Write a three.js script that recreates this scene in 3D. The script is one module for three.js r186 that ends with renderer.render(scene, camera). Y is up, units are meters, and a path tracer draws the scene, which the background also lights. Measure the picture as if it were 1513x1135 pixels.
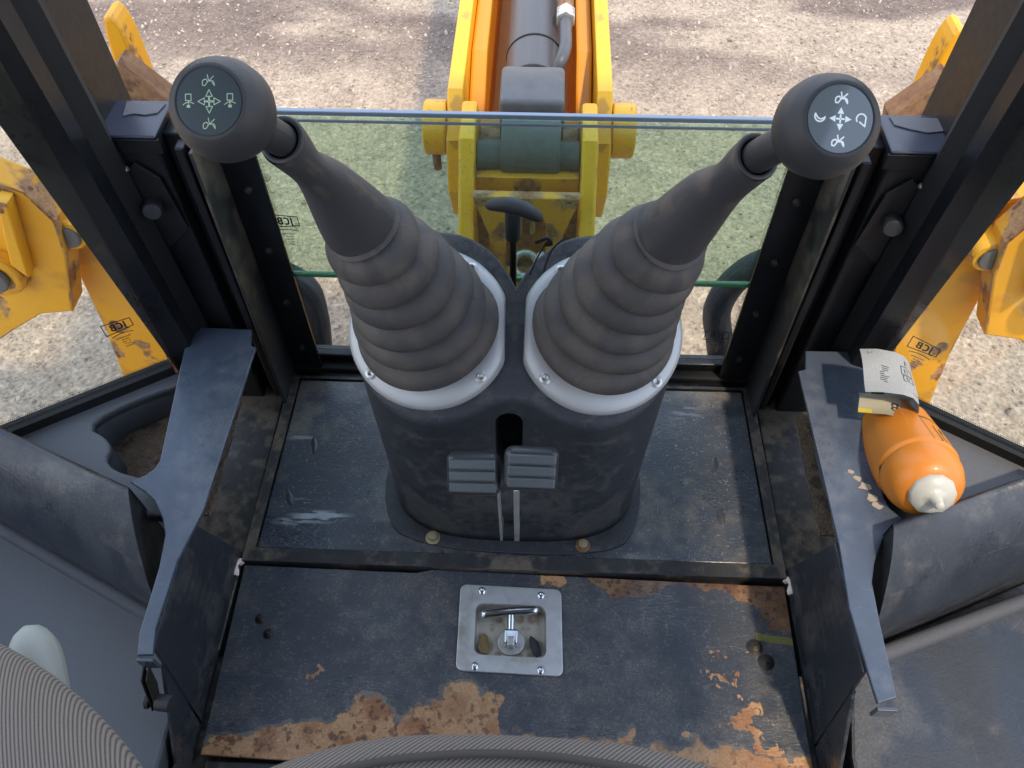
import * as THREE from 'three';
import { RoundedBoxGeometry } from 'three/addons/geometries/RoundedBoxGeometry.js';
import * as BGU from 'three/addons/utils/BufferGeometryUtils.js';
import { Brush, Evaluator, SUBTRACTION } from 'three-bvh-csg';

// ---------- camera, sky, sun, exposure ----------
const scene = new THREE.Scene();
const camera = new THREE.PerspectiveCamera(51.2, 1024 / 768, 0.02, 900);
camera.position.set(0.02, 0.95, 0);
camera.up.set(-0.02787, 0.59674, -0.80195);
camera.lookAt(0.02 - 0.025368, 0.95 - 0.802428, -0.59621);
const renderer = new THREE.WebGLRenderer({ antialias: true });
renderer.toneMapping = THREE.LinearToneMapping;
renderer.toneMappingExposure = 1.75;
renderer.shadowMap.enabled = true;

// small deterministic noise
function hash(x, y, s) { let h = (x * 374761393 + y * 668265263 + s * 974711) | 0; h = Math.imul(h ^ (h >>> 13), 1274126177); h ^= h >>> 16; return (h >>> 0) / 4294967296; }
function vnoise(x, y, s = 0) {
  const xi = Math.floor(x), yi = Math.floor(y); let fx = x - xi, fy = y - yi;
  fx = fx * fx * (3 - 2 * fx); fy = fy * fy * (3 - 2 * fy);
  const a = hash(xi, yi, s), b = hash(xi + 1, yi, s), c = hash(xi, yi + 1, s), d = hash(xi + 1, yi + 1, s);
  return a + (b - a) * fx + (c - a) * fy + (a - b - c + d) * fx * fy;
}
function fbm(x, y, o = 5, s = 0) { let v = 0, a = 0.5, t = 0; for (let i = 0; i < o; i++) { v += a * vnoise(x, y, s + i * 17); t += a; a *= 0.5; x *= 2.03; y *= 2.03; } return v / t; }
let seed = 12345; const rnd = () => { seed = (Math.imul(seed, 1664525) + 1013904223) | 0; return (seed >>> 0) / 4294967296; };
const sst = (a, b, x) => { const t = Math.min(1, Math.max(0, (x - a) / (b - a))); return t * t * (3 - 2 * t); };
const mix = (a, b, t) => a + (b - a) * t;
const mix3 = (a, b, t) => [mix(a[0], b[0], t), mix(a[1], b[1], t), mix(a[2], b[2], t)];
const s8 = (l) => { l = Math.min(1, Math.max(0, l)); return 255 * (l <= 0.0031308 ? 12.92 * l : 1.055 * Math.pow(l, 1 / 2.4) - 0.055); };

{ // sky: pale blue with thin bright cloud, uniform all the way round
  const w = 512, h = 256, d = new Float32Array(w * h * 4);
  for (let j = 0; j < h; j++) for (let i = 0; i < w; i++) {
    const el = ((j + 0.5) / h - 0.5) * Math.PI, az = (i + 0.5) / w * Math.PI * 2;
    const up = Math.max(0, Math.sin(el));
    const cx = Math.cos(az) * Math.cos(el) / (up + 0.35), cz = Math.sin(az) * Math.cos(el) / (up + 0.35);
    const cl = sst(0.45, 0.72, fbm(cx * 1.6 + 20, cz * 1.6 + 20, 5, 3));
    let c = mix3([1.3, 1.33, 1.36], [0.66, 0.88, 1.32], Math.pow(up, 0.5));
    c = mix3(c, [1.55, 1.57, 1.6], cl * 0.75);
    const k = (j * w + i) * 4; d[k] = c[0]; d[k + 1] = c[1]; d[k + 2] = c[2]; d[k + 3] = 1;
  }
  const t = new THREE.DataTexture(d, w, h, THREE.RGBAFormat, THREE.FloatType);
  t.mapping = THREE.EquirectangularReflectionMapping; t.magFilter = t.minFilter = THREE.LinearFilter; t.needsUpdate = true;
  scene.background = t; scene.environment = t;
}
const sun = new THREE.DirectionalLight(0xffecd2, 2.2);
sun.position.set(2.7, 8.8, 3.2); sun.target.position.set(0, 0, -0.6);
sun.castShadow = true; sun.shadow.mapSize.set(2048, 2048); sun.shadow.radius = 5;
Object.assign(sun.shadow.camera, { left: -6, right: 6, top: 6, bottom: -6, near: 0.5, far: 30 });
scene.add(sun, sun.target);

// ---------- helpers ----------
const names = {};
function numbered(n) { const k = names[n] = (names[n] ?? -1) + 1; return k ? n + '_' + String(k).padStart(3, '0') : n; }
function thing(name, label, category, group, kind) {
  const o = new THREE.Group(); o.name = numbered(name); scene.add(o); o.userData = { label, category };
  if (group) o.userData.group = group; if (kind) o.userData.kind = kind; return o;
}
function part(name, geo, mat, parent) { const m = new THREE.Mesh(geo, mat); m.name = name; m.castShadow = m.receiveShadow = true; parent.add(m); return m; }
function boxUV(g, s = 1) {
  g = g.index ? g.toNonIndexed() : g; if (!g.attributes.normal) g.computeVertexNormals();
  const p = g.attributes.position, uv = new Float32Array(p.count * 2);
  const a = new THREE.Vector3(), b = new THREE.Vector3(), c = new THREE.Vector3(), n = new THREE.Vector3();
  for (let i = 0; i < p.count; i += 3) {
    a.fromBufferAttribute(p, i); b.fromBufferAttribute(p, i + 1); c.fromBufferAttribute(p, i + 2);
    n.subVectors(b, a).cross(c.clone().sub(a)); const x = Math.abs(n.x), y = Math.abs(n.y), z = Math.abs(n.z);
    for (let k = 0; k < 3; k++) {
      const X = p.getX(i + k), Y = p.getY(i + k), Z = p.getZ(i + k);
      const [u, v] = y >= x && y >= z ? [X, Z] : x >= z ? [Z, Y] : [X, Y];
      uv[(i + k) * 2] = u * s; uv[(i + k) * 2 + 1] = v * s;
    }
  }
  g.setAttribute('uv', new THREE.BufferAttribute(uv, 2)); return g;
}
const shp = (pts) => new THREE.Shape(pts.map(([x, y]) => new THREE.Vector2(x, y)));
// horizontal plate: outline in (x,z), top at y, given thickness
function plate(pts, y, th, bev = 0.001, holes = []) {
  const s = shp(pts.map(([x, z]) => [x, -z])); for (const h of holes) s.holes.push(new THREE.Path(h.map(([x, z]) => new THREE.Vector2(x, -z))));
  const g = new THREE.ExtrudeGeometry(s, { depth: th - 2 * bev, bevelEnabled: bev > 0, bevelSize: bev, bevelThickness: bev, bevelSegments: 2, bevelOffset: -bev, curveSegments: 8 });
  g.rotateX(-Math.PI / 2); g.translate(0, y - th + bev, 0); return boxUV(g);
}
// vertical plate in the (x,y) plane, front face at z
function wallXY(pts, z, th, bev = 0.001, holes = []) {
  const s = shp(pts); for (const h of holes) s.holes.push(new THREE.Path(h.map(([x, y]) => new THREE.Vector2(x, y))));
  const g = new THREE.ExtrudeGeometry(s, { depth: th - 2 * bev, bevelEnabled: bev > 0, bevelSize: bev, bevelThickness: bev, bevelSegments: 2, bevelOffset: -bev, curveSegments: 8 });
  g.translate(0, 0, z - th + bev); return boxUV(g);
}
// vertical plate in the (z,y) plane, spanning x..x+th
function wallZY(pts, x, th, bev = 0.001) {
  const g = new THREE.ExtrudeGeometry(shp(pts.map(([z, y]) => [-z, y])), { depth: th - 2 * bev, bevelEnabled: bev > 0, bevelSize: bev, bevelThickness: bev, bevelSegments: 2, bevelOffset: -bev, curveSegments: 8 });
  g.rotateY(Math.PI / 2); g.translate(x + bev, 0, 0); return boxUV(g);
}
function rbox(x0, x1, y0, y1, z0, z1, r = 0.002) {
  const g = new RoundedBoxGeometry(x1 - x0, y1 - y0, z1 - z0, 2, Math.min(r, (x1 - x0) / 2.1, (y1 - y0) / 2.1, (z1 - z0) / 2.1));
  g.translate((x0 + x1) / 2, (y0 + y1) / 2, (z0 + z1) / 2); return boxUV(g);
}
function smoothPoly(pts, k = 2) { // Chaikin
  for (let i = 0; i < k; i++) { const o = []; for (let j = 0; j < pts.length; j++) { const a = pts[j], b = pts[(j + 1) % pts.length]; o.push([a[0] * .75 + b[0] * .25, a[1] * .75 + b[1] * .25], [a[0] * .25 + b[0] * .75, a[1] * .25 + b[1] * .75]); } pts = o; } return pts;
}
const V = (a) => new THREE.Vector3(...a);
function orient(g, at, dir) { const m = new THREE.Matrix4().makeRotationFromQuaternion(new THREE.Quaternion().setFromUnitVectors(new THREE.Vector3(0, 1, 0), V(dir).normalize())); g.applyMatrix4(m); g.translate(...at); return g; }
function lathe(prof, at = [0, 0, 0], dir = [0, 1, 0], seg = 32) { return orient(new THREE.LatheGeometry(prof.map(([r, y]) => new THREE.Vector2(r, y)), seg), at, dir); }
function cyl(r, h, at, dir, seg = 24, ch = 0.08) { const c = r * ch; return lathe([[0, 0], [r - c, 0], [r, c], [r, h - c], [r - c, h], [0, h]], at, dir, seg); }
function tube(pts, r, seg = 32) { return new THREE.TubeGeometry(new THREE.CatmullRomCurve3(pts.map(V)), seg, r, 12, false); }
// tube whose radius changes along the way: rad(t)
function sleeve(pts, rad, nl = 160, nr = 48, ell) {
  const cu = new THREE.CatmullRomCurve3(pts.map(V)), P = [], U = [], I = []; const ref = new THREE.Vector3(1, 0, 0);
  for (let i = 0; i <= nl; i++) {
    const t = i / nl, c = cu.getPointAt(t), d = cu.getTangentAt(t), a = ref.clone().sub(d.clone().multiplyScalar(ref.dot(d))).normalize(), b = d.clone().cross(a);
    for (let j = 0; j <= nr; j++) { const th = j / nr * Math.PI * 2, r = rad(t, th); P.push(c.x + (a.x * Math.cos(th) + b.x * Math.sin(th)) * r, c.y + (a.y * Math.cos(th) + b.y * Math.sin(th)) * r, c.z + (a.z * Math.cos(th) + b.z * Math.sin(th)) * r); U.push(j / nr * 0.8, t * 0.6); }
  }
  for (let i = 0; i < nl; i++) for (let j = 0; j < nr; j++) { const q = i * (nr + 1) + j; I.push(q, q + 1, q + nr + 1, q + 1, q + nr + 2, q + nr + 1); }
  const g = new THREE.BufferGeometry(); g.setAttribute('position', new THREE.Float32BufferAttribute(P, 3)); g.setAttribute('uv', new THREE.Float32BufferAttribute(U, 2)); g.setIndex(I); g.computeVertexNormals(); return g;
}

// ---------- textures ----------
function tex(w, h, fn, rx = 1, ry = 1, srgb = true, wrap = THREE.MirroredRepeatWrapping) {
  const d = new Uint8Array(w * h * 4);
  for (let j = 0; j < h; j++) for (let i = 0; i < w; i++) { const c = fn((i + .5) / w, (j + .5) / h), k = (j * w + i) * 4; for (let q = 0; q < 3; q++) d[k + q] = srgb ? s8(c[q]) : Math.max(0, Math.min(255, c[q] * 255)); d[k + 3] = 255; }
  const t = new THREE.DataTexture(d, w, h); t.wrapS = t.wrapT = wrap; t.magFilter = THREE.LinearFilter; t.minFilter = THREE.LinearMipmapLinearFilter; t.generateMipmaps = true; if (srgb) t.colorSpace = THREE.SRGBColorSpace; t.repeat.set(rx, ry); t.needsUpdate = true; return t;
}
// scratches shared by the painted steel textures
const scr = []; for (let i = 0; i < 240; i++) { const a = rnd() * 6.28, l = 0.01 + rnd() * rnd() * 0.12; scr.push([rnd(), rnd(), Math.cos(a) * l, Math.sin(a) * l, 0.0006 + rnd() * 0.0008, 0.25 + rnd() * 0.6]); }
const scrGrid = new Float32Array(1024 * 1024);
for (const [x, y, dx, dy, w, s] of scr) { const n = 400; for (let k = 0; k < n; k++) { const px = Math.round((x + dx * k / n + 0.004 * Math.sin(k * .01 + x * 9)) * 1023), py = Math.round((y + dy * k / n) * 1023); if (px >= 0 && py >= 0 && px < 1024 && py < 1024 && vnoise(k * .05, x * 99) > 0.3) scrGrid[py * 1024 + px] = Math.max(scrGrid[py * 1024 + px], s); } }
const scrAt = (u, v) => scrGrid[Math.min(1023, Math.floor(v * 1024)) * 1024 + Math.min(1023, Math.floor(u * 1024))];
function paintTex(base, dust, amount, s, scratch = 1) {
  return tex(1024, 1024, (u, v) => {
    const big = fbm(u * 6, v * 6, 6, s), fine = vnoise(u * 420, v * 420, s + 5), mid = fbm(u * 40, v * 40, 4, s + 9);
    let k = sst(0.52, 0.74, big * 0.75 + mid * 0.35) * amount * (0.4 + 0.9 * fine);
    if (vnoise(u * 300, v * 300, s + 31) > 0.93) k += 0.18 * amount;
    let c = mix3(base, dust, Math.min(0.85, k));
    c = mix3(c, [0.30, 0.31, 0.33], scrAt(u, v) * 0.4 * scratch);
    const g = 0.85 + 0.3 * mid; return [c[0] * g, c[1] * g, c[2] * g];
  });
}
const roughT = (lo, hi, s) => tex(512, 512, (u, v) => { const k = mix(lo, hi, sst(.3, .7, fbm(u * 8, v * 8, 6, s))) + 0.12 * (vnoise(u * 200, v * 200, s) - .5); return [k, k, k]; }, 1, 1, false);
const bumpT = tex(512, 512, (u, v) => { const k = 0.6 * vnoise(u * 190, v * 190, 2) + 0.4 * fbm(u * 60, v * 60, 3, 4); return [k, k, k]; }, 1, 1, false);
const rust3 = (u, v) => { const a = fbm(u * 14, v * 14, 5, 71), b = vnoise(u * 260, v * 260, 72), c = fbm(u * 55, v * 55, 3, 73); let k = mix3([.27, .115, .042], [.43, .24, .115], sst(.3, .7, a)); k = mix3(k, [.09, .03, .016], sst(.55, .75, c) * .8); return k.map((q) => q * (.75 + .5 * b)); };

const rep = (t, x, y = x) => { const c = t.clone(); c.repeat.set(x, y); c.needsUpdate = true; return c; };
const blackTex = paintTex([.026, .031, .040], [.14, .13, .115], .38, 11, .3);
const dirtyTex = paintTex([.028, .029, .031], [.14, .112, .082], 1.0, 23, .4);
const cleanTex = paintTex([.058, .074, .105], [.19, .18, .165], .25, 37, .6);
const rA = roughT(.30, .58, 3), rB = roughT(.45, .85, 8);
const std = (o) => new THREE.MeshStandardMaterial(o), phy = (o) => new THREE.MeshPhysicalMaterial(o);
const M = {
  black: std({ map: rep(blackTex, 2), roughnessMap: rA, roughness: .95, bumpMap: bumpT, bumpScale: .0003 }),
  frame: std({ color: 0x14161a, roughnessMap: rA, roughness: .95, bumpMap: bumpT, bumpScale: .0002 }),
  plain: std({ map: rep(blackTex, 3), roughnessMap: rA, roughness: .8 }),
  bracket: std({ map: rep(cleanTex, 2), roughnessMap: rep(rA, 2), roughness: .62, bumpMap: bumpT, bumpScale: .0002 }),
  dirty: std({ map: rep(dirtyTex, 2.5), roughnessMap: rB, roughness: 1, bumpMap: bumpT, bumpScale: .0006 }),
  console: std({ map: rep(blackTex, 1.4), roughnessMap: rep(rA, 2), roughness: 1.1, bumpMap: rep(bumpT, 3), bumpScale: .0003 }),
  greyplastic: std({ color: new THREE.Color().setRGB(.085, .09, .10), roughness: .6, bumpMap: rep(bumpT, 4), bumpScale: .0003 }),
  soil: std({ map: tex(512, 512, (u, v) => { const a = fbm(u * 9, v * 9, 5, 131), b = vnoise(u * 150, v * 150, 132), c = fbm(u * 40, v * 40, 3, 133); return mix3([.15, .105, .07], [.05, .035, .026], sst(.45, .7, a * .6 + c * .4)).map((q) => q * (.7 + .6 * b)); }, 4, 4), roughness: .95, bumpMap: rep(bumpT, 4), bumpScale: .002 }),
  rubber: std({ color: 0x0d0e10, roughness: .75 }),
  knob: std({ color: new THREE.Color().setRGB(.03, .032, .036), roughness: .46, bumpMap: rep(bumpT, 6), bumpScale: .0001 }),
  boot: std({ map: tex(512, 512, (u, v) => { const d = sst(.3, .7, fbm(u * 7, v * 9, 5, 51)) * (.5 + .6 * vnoise(u * 230, v * 230, 52)); return mix3([.045, .044, .046], [.15, .12, .092], .06 + d * .44); }, 2.5, 1.2), roughness: .68, bumpMap: rep(bumpT, 3), bumpScale: .0003 }),
  bootTop: std({ map: tex(256, 256, (u, v) => mix3([.04, .04, .044], [.13, .10, .075], .5 * sst(.45, .8, fbm(u * 5, v * 5, 4, 61))), 2.5, 2), roughness: .55 }),
  cover: std({ map: rep(paintTex([.030, .034, .041], [.16, .15, .13], .32, 91, .6), 3), roughness: .55, bumpMap: rep(bumpT, 4), bumpScale: .0005 }),
  silver: std({ map: tex(256, 256, (u, v) => { const k = .44 + .08 * fbm(u * 20, v * 20, 4, 5) - .12 * sst(.66, .8, fbm(u * 9, v * 9, 4, 15)); return [k, k * 1.01, k]; }), metalness: .3, roughness: .5 }),
  steel: std({ map: tex(256, 256, (u, v) => { const k = .5 + .16 * fbm(u * 16, v * 16, 5, 6), d = sst(.5, .8, fbm(u * 6, v * 6, 5, 16)) * .6; return mix3([k, k, k * .97], [.3, .25, .17], d); }, 6, 6), metalness: .75, roughness: .4 }),
  chrome: std({ color: 0xd6dadd, metalness: 1, roughness: .18 }),
  bolt: std({ color: 0x3a3632, metalness: .5, roughness: .55 }),
  brass: std({ color: new THREE.Color().setRGB(.42, .36, .22), metalness: .6, roughness: .5 }),
  yellow: std({ map: tex(1024, 1024, (u, v) => { const n = fbm(u * 7, v * 7, 6, 101), e = fbm(u * 36, v * 36, 3, 102); const r = sst(.597, .63, n * .8 + e * .2 + .02); let c = mix3([.84, .43, .012], [.78, .34, .008], fbm(u * 3, v * 3, 3, 105)); c = mix3(c, [.30, .14, .03], .35 * sst(.55, .75, fbm(u * 16, v * 16, 4, 104))); return mix3(c, rust3(u, v), r); }, 1.1, 1.1), roughness: .48 }),
  boomYellow: std({ map: tex(512, 512, (u, v) => { let c = mix3([.86, .45, .010], [.82, .38, .008], fbm(u * 4, v * 4, 4, 111)); return mix3(c, [.22, .11, .04], .5 * sst(.68, .78, fbm(u * 14, v * 14, 4, 112))); }, 1.5, 1.5), roughness: .42 }),
  orangePaint: std({ color: new THREE.Color().setRGB(.74, .27, .006), roughness: .45 }),
  rustPlate: std({ map: tex(512, 512, (u, v) => mix3(rust3(u, v), [.12, .07, .04], .5)), roughness: .9 }),
  ram: std({ map: tex(256, 256, (u, v) => { const k = .055 + .02 * fbm(u * 9, v * 9, 4, 8); return [k, k, k * 1.07]; }, 3, 3), roughness: .45 }),
  ramEnd: std({ map: tex(256, 256, (u, v) => { const k = .10 + .05 * fbm(u * 12, v * 12, 4, 9); return [k, k * .96, k * .92]; }, 4, 4), roughness: .7 }),
  worn: std({ map: tex(512, 512, (u, v) => mix3([.70, .33, .02], rust3(u, v), sst(.42, .55, fbm(u * 12, v * 12, 5, 121))), 2, 2), roughness: .6 }),
  glass: phy({ color: 0xfafcfa, transmission: 1, thickness: 0, roughness: 0.02, ior: 1.5 }),
  green: phy({ color: 0xe2f2ea, transmission: 1, thickness: 0, roughness: 0.02, ior: 1.5 }),
  glassEdge: std({ color: new THREE.Color().setRGB(.05, .19, .085), roughness: .25 }),
  alu: std({ color: 0x8b98a6, metalness: .6, roughness: .4 }),
  white: std({ color: new THREE.Color().setRGB(.44, .42, .35), roughness: .4 }),
  grey: std({ color: new THREE.Color().setRGB(.33, .34, .31), roughness: .5 }),
};

// ---------- ground ----------
{
  const g = new THREE.PlaneGeometry(2, 2, 300, 300); g.rotateX(-Math.PI / 2);
  const p = g.attributes.position, uv = g.attributes.uv, col = new Float32Array(p.count * 3);
  for (let i = 0; i < p.count; i++) {
    const w = (s) => { const a = Math.abs(s); return Math.sign(s) * (a < .8 ? a * 8 : 6.4 + Math.pow((a - .8) / .2, 3) * 300); };
    const x = w(p.getX(i)), z = w(p.getZ(i)) - 2.5; p.setXYZ(i, x, -1.1, z); uv.setXY(i, x / 3, z / 3);
    const wet = sst(.47, .56, fbm(x * .55 + 4, z * 1.7 + 9, 5, 201)) * sst(-3.0, -3.6, z), pale = fbm(x * .8, z * .8, 4, 205);
    const c = mix3(mix3([1, .92, .85], [.93, .88, .79], pale), [.40, .34, .34], wet * .9); col.set(c, i * 3);
  }
  g.setAttribute('color', new THREE.BufferAttribute(col, 3)); g.computeVertexNormals();
  const gt = tex(2048, 2048, (u, v) => { const n = fbm(u * 30, v * 30, 4, 211), f = vnoise(u * 420, v * 420, 212), q = vnoise(u * 210, v * 210, 213), k = .28 + .14 * (n - .5) + .15 * (f - .5) + .10 * (q - .5) + (q > .88 ? .08 : 0) + (f < .1 ? -.06 : 0); return [k * 1.16, k * .98, k * .78]; }, 1, 1);
  const gb = tex(1024, 1024, (u, v) => { const k = .5 * vnoise(u * 210, v * 210, 213) + .5 * vnoise(u * 90, v * 90, 214); return [k, k, k]; }, 1, 1, false);
  const m = part('ground', g, std({ map: gt, vertexColors: true, roughness: .95, bumpMap: gb, bumpScale: .008 }), scene);
  m.userData = { label: 'gravelly beige yard surface with damp darker patches', category: 'ground', kind: 'structure' };
  const st = new THREE.InstancedMesh(new THREE.IcosahedronGeometry(1, 0), std({ roughness: .9 }), 26000);
  const mt = new THREE.Matrix4(), q = new THREE.Quaternion(), cc = new THREE.Color();
  for (let i = 0; i < 26000; i++) {
    const s = .0025 + .007 * Math.pow(rnd(), 5) + (rnd() > .999 ? .014 : 0); q.setFromEuler(new THREE.Euler(rnd() * 6, rnd() * 6, rnd() * 6));
    mt.compose(new THREE.Vector3((rnd() - .5) * 6.5, -1.1 + s * .25, -.6 - rnd() * 4.6), q, new THREE.Vector3(s * (1 + rnd()), s * .7, s)); st.setMatrixAt(i, mt);
    const k = .18 + .24 * rnd(); st.setColorAt(i, cc.setRGB(k * 1.14, k * .97, k * .78));
  }
  st.name = 'gravel'; st.castShadow = st.receiveShadow = true; st.userData = { label: 'loose small stones scattered over the yard surface', category: 'gravel', kind: 'stuff' }; scene.add(st);
}

// ---------- cab shell ----------
const floor = thing('cab_floor', 'black painted steel cab floor with rust and scuffs', 'floor', null, 'structure');
const inPoly = (p, x, y) => { let c = false; for (let i = 0, j = p.length - 1; i < p.length; j = i++) if ((p[i][1] > y) !== (p[j][1] > y) && x < (p[j][0] - p[i][0]) * (y - p[i][1]) / (p[j][1] - p[i][1]) + p[i][0]) c = !c; return c; };
const rustB = [[-.36, -.199], [-.302, -.205], [-.262, -.217], [-.188, -.227], [-.165, -.253], [-.145, -.25], [-.127, -.231], [-.112, -.229], [-.073, -.264], [-.046, -.273], [-.01, -.259], [-.005, -.237], [-.008, -.219], [.011, -.216], [.064, -.214], [.101, -.214], [.12, -.213], [.139, -.224], [.153, -.207], [.176, -.212], [.198, -.216], [.25, -.214], [.279, -.208], [.36, -.207], [.36, -.16], [-.36, -.16]];
const rustT = [[.097, -.43], [.097, -.411], [.118, -.385], [.172, -.388], [.207, -.401], [.256, -.398], [.284, -.386], [.306, -.37], [.311, -.345], [.36, -.35], [.36, -.43]];
const rustS = [[.042, -.415], [.068, -.415], [.068, -.399], [.042, -.399]];
const chips = [[.272, -.323, .006], [.267, -.288, .008], [.279, -.258, .009], [.272, -.236, .016], [.285, -.222, .012], [-.219, -.274, .005], [.24, -.30, .004], [.25, -.315, .005], [.245, -.285, .006], [.256, -.285, .005], [.20, -.20, .012]];
const lowerTex = tex(1440, 512, (u, v) => {
  const x = -.36 + .72 * u, z = -.425 + .25 * v, w = .014 * (fbm(x * 70, z * 70, 6, 301) - .5) * 2, w2 = .014 * (fbm(x * 70 + 50, z * 70, 6, 302) - .5) * 2;
  const mid = fbm(x * 60, z * 60, 4, 303), fine = vnoise(x * 900, z * 900, 304), big = fbm(x * 9, z * 9, 5, 305);
  let c = mix3([.042, .048, .060], [.19, .17, .14], sst(.36, .76, big * .5 + mid * .5) * (.14 + .7 * fine * fine));
  if (vnoise(x * 520, z * 520, 306) > .84) c = mix3(c, [.22, .21, .19], .55 * mid); if (vnoise(x * 210, z * 340, 307) > .86) c = mix3(c, [.18, .17, .15], .5 * fine);
  c = mix3(c, [.3, .3, .32], scrAt(u, v) * .45);
  const ru = rust3(u * 2.2, v * .8);
  let r = inPoly(rustB, x + w, z + w2) || inPoly(rustT, x + w, z + w2) || inPoly(rustS, x + w, z + w2);
  for (const [a, b, q] of chips) if (Math.hypot(x + w * 2 - a, z + w2 * 2 - b) < q * (.6 + .7 * mid)) r = true;
  const edge = inPoly(rustB, x + w, z + w2 + .005) && !r; if (edge) c = mix3(c, [.30, .25, .18], .5 * mid);
  if (r) c = inPoly(rustT, x + w, z + w2) ? ru.map((q) => q * .5) : mix3(ru, [.42, .28, .16], .35 * sst(.4, .7, big));
  const sx = x - .322, sz = z + .337 - sx * .12; if (Math.abs(sx) < .026 && Math.abs(sz) < .0045 * (.7 + mid * .6)) c = mix3(c, [.20, .18, .03], .8);
  return c;
}, 1, 1, true, THREE.ClampToEdgeWrapping);
const upperTex = tex(1440, 640, (u, v) => {
  const x = -.36 + .72 * u, z = -.72 + .31 * v, mid = fbm(x * 60, z * 60, 4, 313), fine = vnoise(x * 900, z * 900, 314), big = fbm(x * 8, z * 8, 5, 315);
  let c = mix3([.042, .050, .065], [.19, .17, .14], sst(.42, .78, big * .6 + mid * .45 + .25 * sst(-.66, -.71, z)) * (.3 + .55 * fine));
  c = mix3(c, [.3, .31, .34], scrAt(u, 1 - v) * .45);
  for (const [a, b, rx, rz, s] of [[-.255, -.478, .05, .012, .9], [-.28, -.50, .03, .006, .5], [-.29, -.47, .03, .008, .7], [-.30, -.60, .05, .004, .4], [.24, -.66, .03, .02, .3], [.16, -.60, .03, .03, .3]]) {
    const e = 1 - Math.hypot((x - a) / rx, (z - b + .02 * (x - a)) / rz); if (e > 0) c = mix3(c, [.36, .40, .44], s * sst(0, .6, e) * sst(.42, .62, fbm(x * 40, z * 260, 4, 316)));
  }
  if (vnoise(x * 520, z * 520, 317) > .86) c = mix3(c, [.25, .24, .22], .5); return c;
}, 1, 1, true, THREE.ClampToEdgeWrapping);
function floorUV(g, z0, z1) { const p = g.attributes.position, uv = g.attributes.uv; for (let i = 0; i < p.count; i++) uv.setXY(i, (p.getX(i) + .36) / .72, (p.getZ(i) - z0) / (z1 - z0)); return g; }
const lowMat = std({ map: lowerTex, roughnessMap: rA, roughness: 1, bumpMap: bumpT, bumpScale: .0004 });
part('floor_base', plate([[-.42, -.735], [.42, -.735], [.45, -.60], [.735, -.41], [.735, .9], [-.735, .9], [-.735, -.41], [-.45, -.60]], -.022, .04), M.dirty, floor);
part('floor_plate', floorUV(plate([[-.338, -.409], [-.12, -.406], [-.1, -.411], [.34, -.404], [.336, -.172], [-.334, -.186]], 0, .006, .001, [[[-.048, -.375], [.052, -.375], [.052, -.298], [-.048, -.298]]]), -.425, -.175), lowMat, floor);
part('hatch_panel', floorUV(plate([[-.322, -.700], [.325, -.700], [.328, -.432], [-.326, -.432]], .003, .006), -.72, -.41), std({ map: upperTex, roughnessMap: rA, roughness: .95, bumpMap: bumpT, bumpScale: .0004 }), floor);
const fr = part('hatch_frame', plate([[-.338, -.712], [.341, -.712], [.343, -.412], [-.341, -.412]], .006, .022, .001, [[[-.3245, -.7025], [.3275, -.7025], [.3305, -.4295], [-.3285, -.4295]]]), M.dirty, floor);
part('hatch_underlay', rbox(-.33, .333, -.016, -.006, -.71, -.42), M.dirty, floor);
part('side_strip', rbox(-.44, -.343, -.02, -.002, -.70, -.30), M.dirty, floor);
part('side_strip', rbox(.345, .45, -.02, -.002, -.70, -.30), M.dirty, floor);
part('seat_base_plate', rbox(-.33, .33, -.02, -.008, -.182, .3), M.dirty, floor);
for (const [x, z, r] of [[-.302, -.340, .006], [-.288, -.322, .006], [.292, -.327, .0095], [.303, -.310, .0095]]) part('bolt', lathe([[0, .005], [r * .25, .005], [r * .3, .003], [r * .55, .0045], [r * .6, .002], [r, .0012], [r, 0]], [x, 0, z], [0, 1, 0], 20), M.bolt, floor);
for (const [x, z, a] of [[-.282, -.587, .2], [.272, -.574, -.1], [.272, -.497, .1], [-.30, -.505, .5]]) { const g = new THREE.SphereGeometry(.008, 16, 8); g.scale(.7, .35, 1.9); g.rotateY(a); g.translate(x, .002, z); part('dent', boxUV(g), M.black, floor); }
for (const s of [-1, 1]) { // white sealant beads at the two floor corners
  part('sealant_bead', sleeve([[s * .343, -.004, -.415], [s * .345, .006, -.408], [s * .345, .004, -.392]], (t) => .0035 + .0015 * Math.sin(t * 9), 16, 10), std({ color: new THREE.Color().setRGB(.75, .62, .56), roughness: .7 }), floor);
}
const roof = thing('cab_roof', 'black cab roof overhead', 'roof', null, 'structure');
part('roof_panel', rbox(-.72, .72, 1.52, 1.6, -.74, .95, .02), M.greyplastic, roof);
const hull = thing('cab_body', 'black lower body panels of the cab below the windows, unseen front parts added to block low light', 'wall', null, 'structure');
part('rear_panel', rbox(-.46, .46, -.5, -.03, -.76, -.742), M.plain, hull);
for (const s of [-1, 1]) { part('side_panel', rbox(s > 0 ? .74 : -.76, s > 0 ? .76 : -.74, -.4, .22, -.38, .95), M.plain, hull); part('front_post', rbox(s > 0 ? .66 : -.72, s > 0 ? .72 : -.66, -.3, 1.52, .86, .92), M.plain, hull); }  // side panels raised to cut low light coming in sideways
part('front_panel', rbox(-.74, .74, -.4, .62, .93, .96), M.plain, hull); part('added_dashboard', rbox(-.5, .5, .0, .60, .72, .925, .03), M.plain, hull);  // unseen, added behind the camera to cut low light from the front

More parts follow.
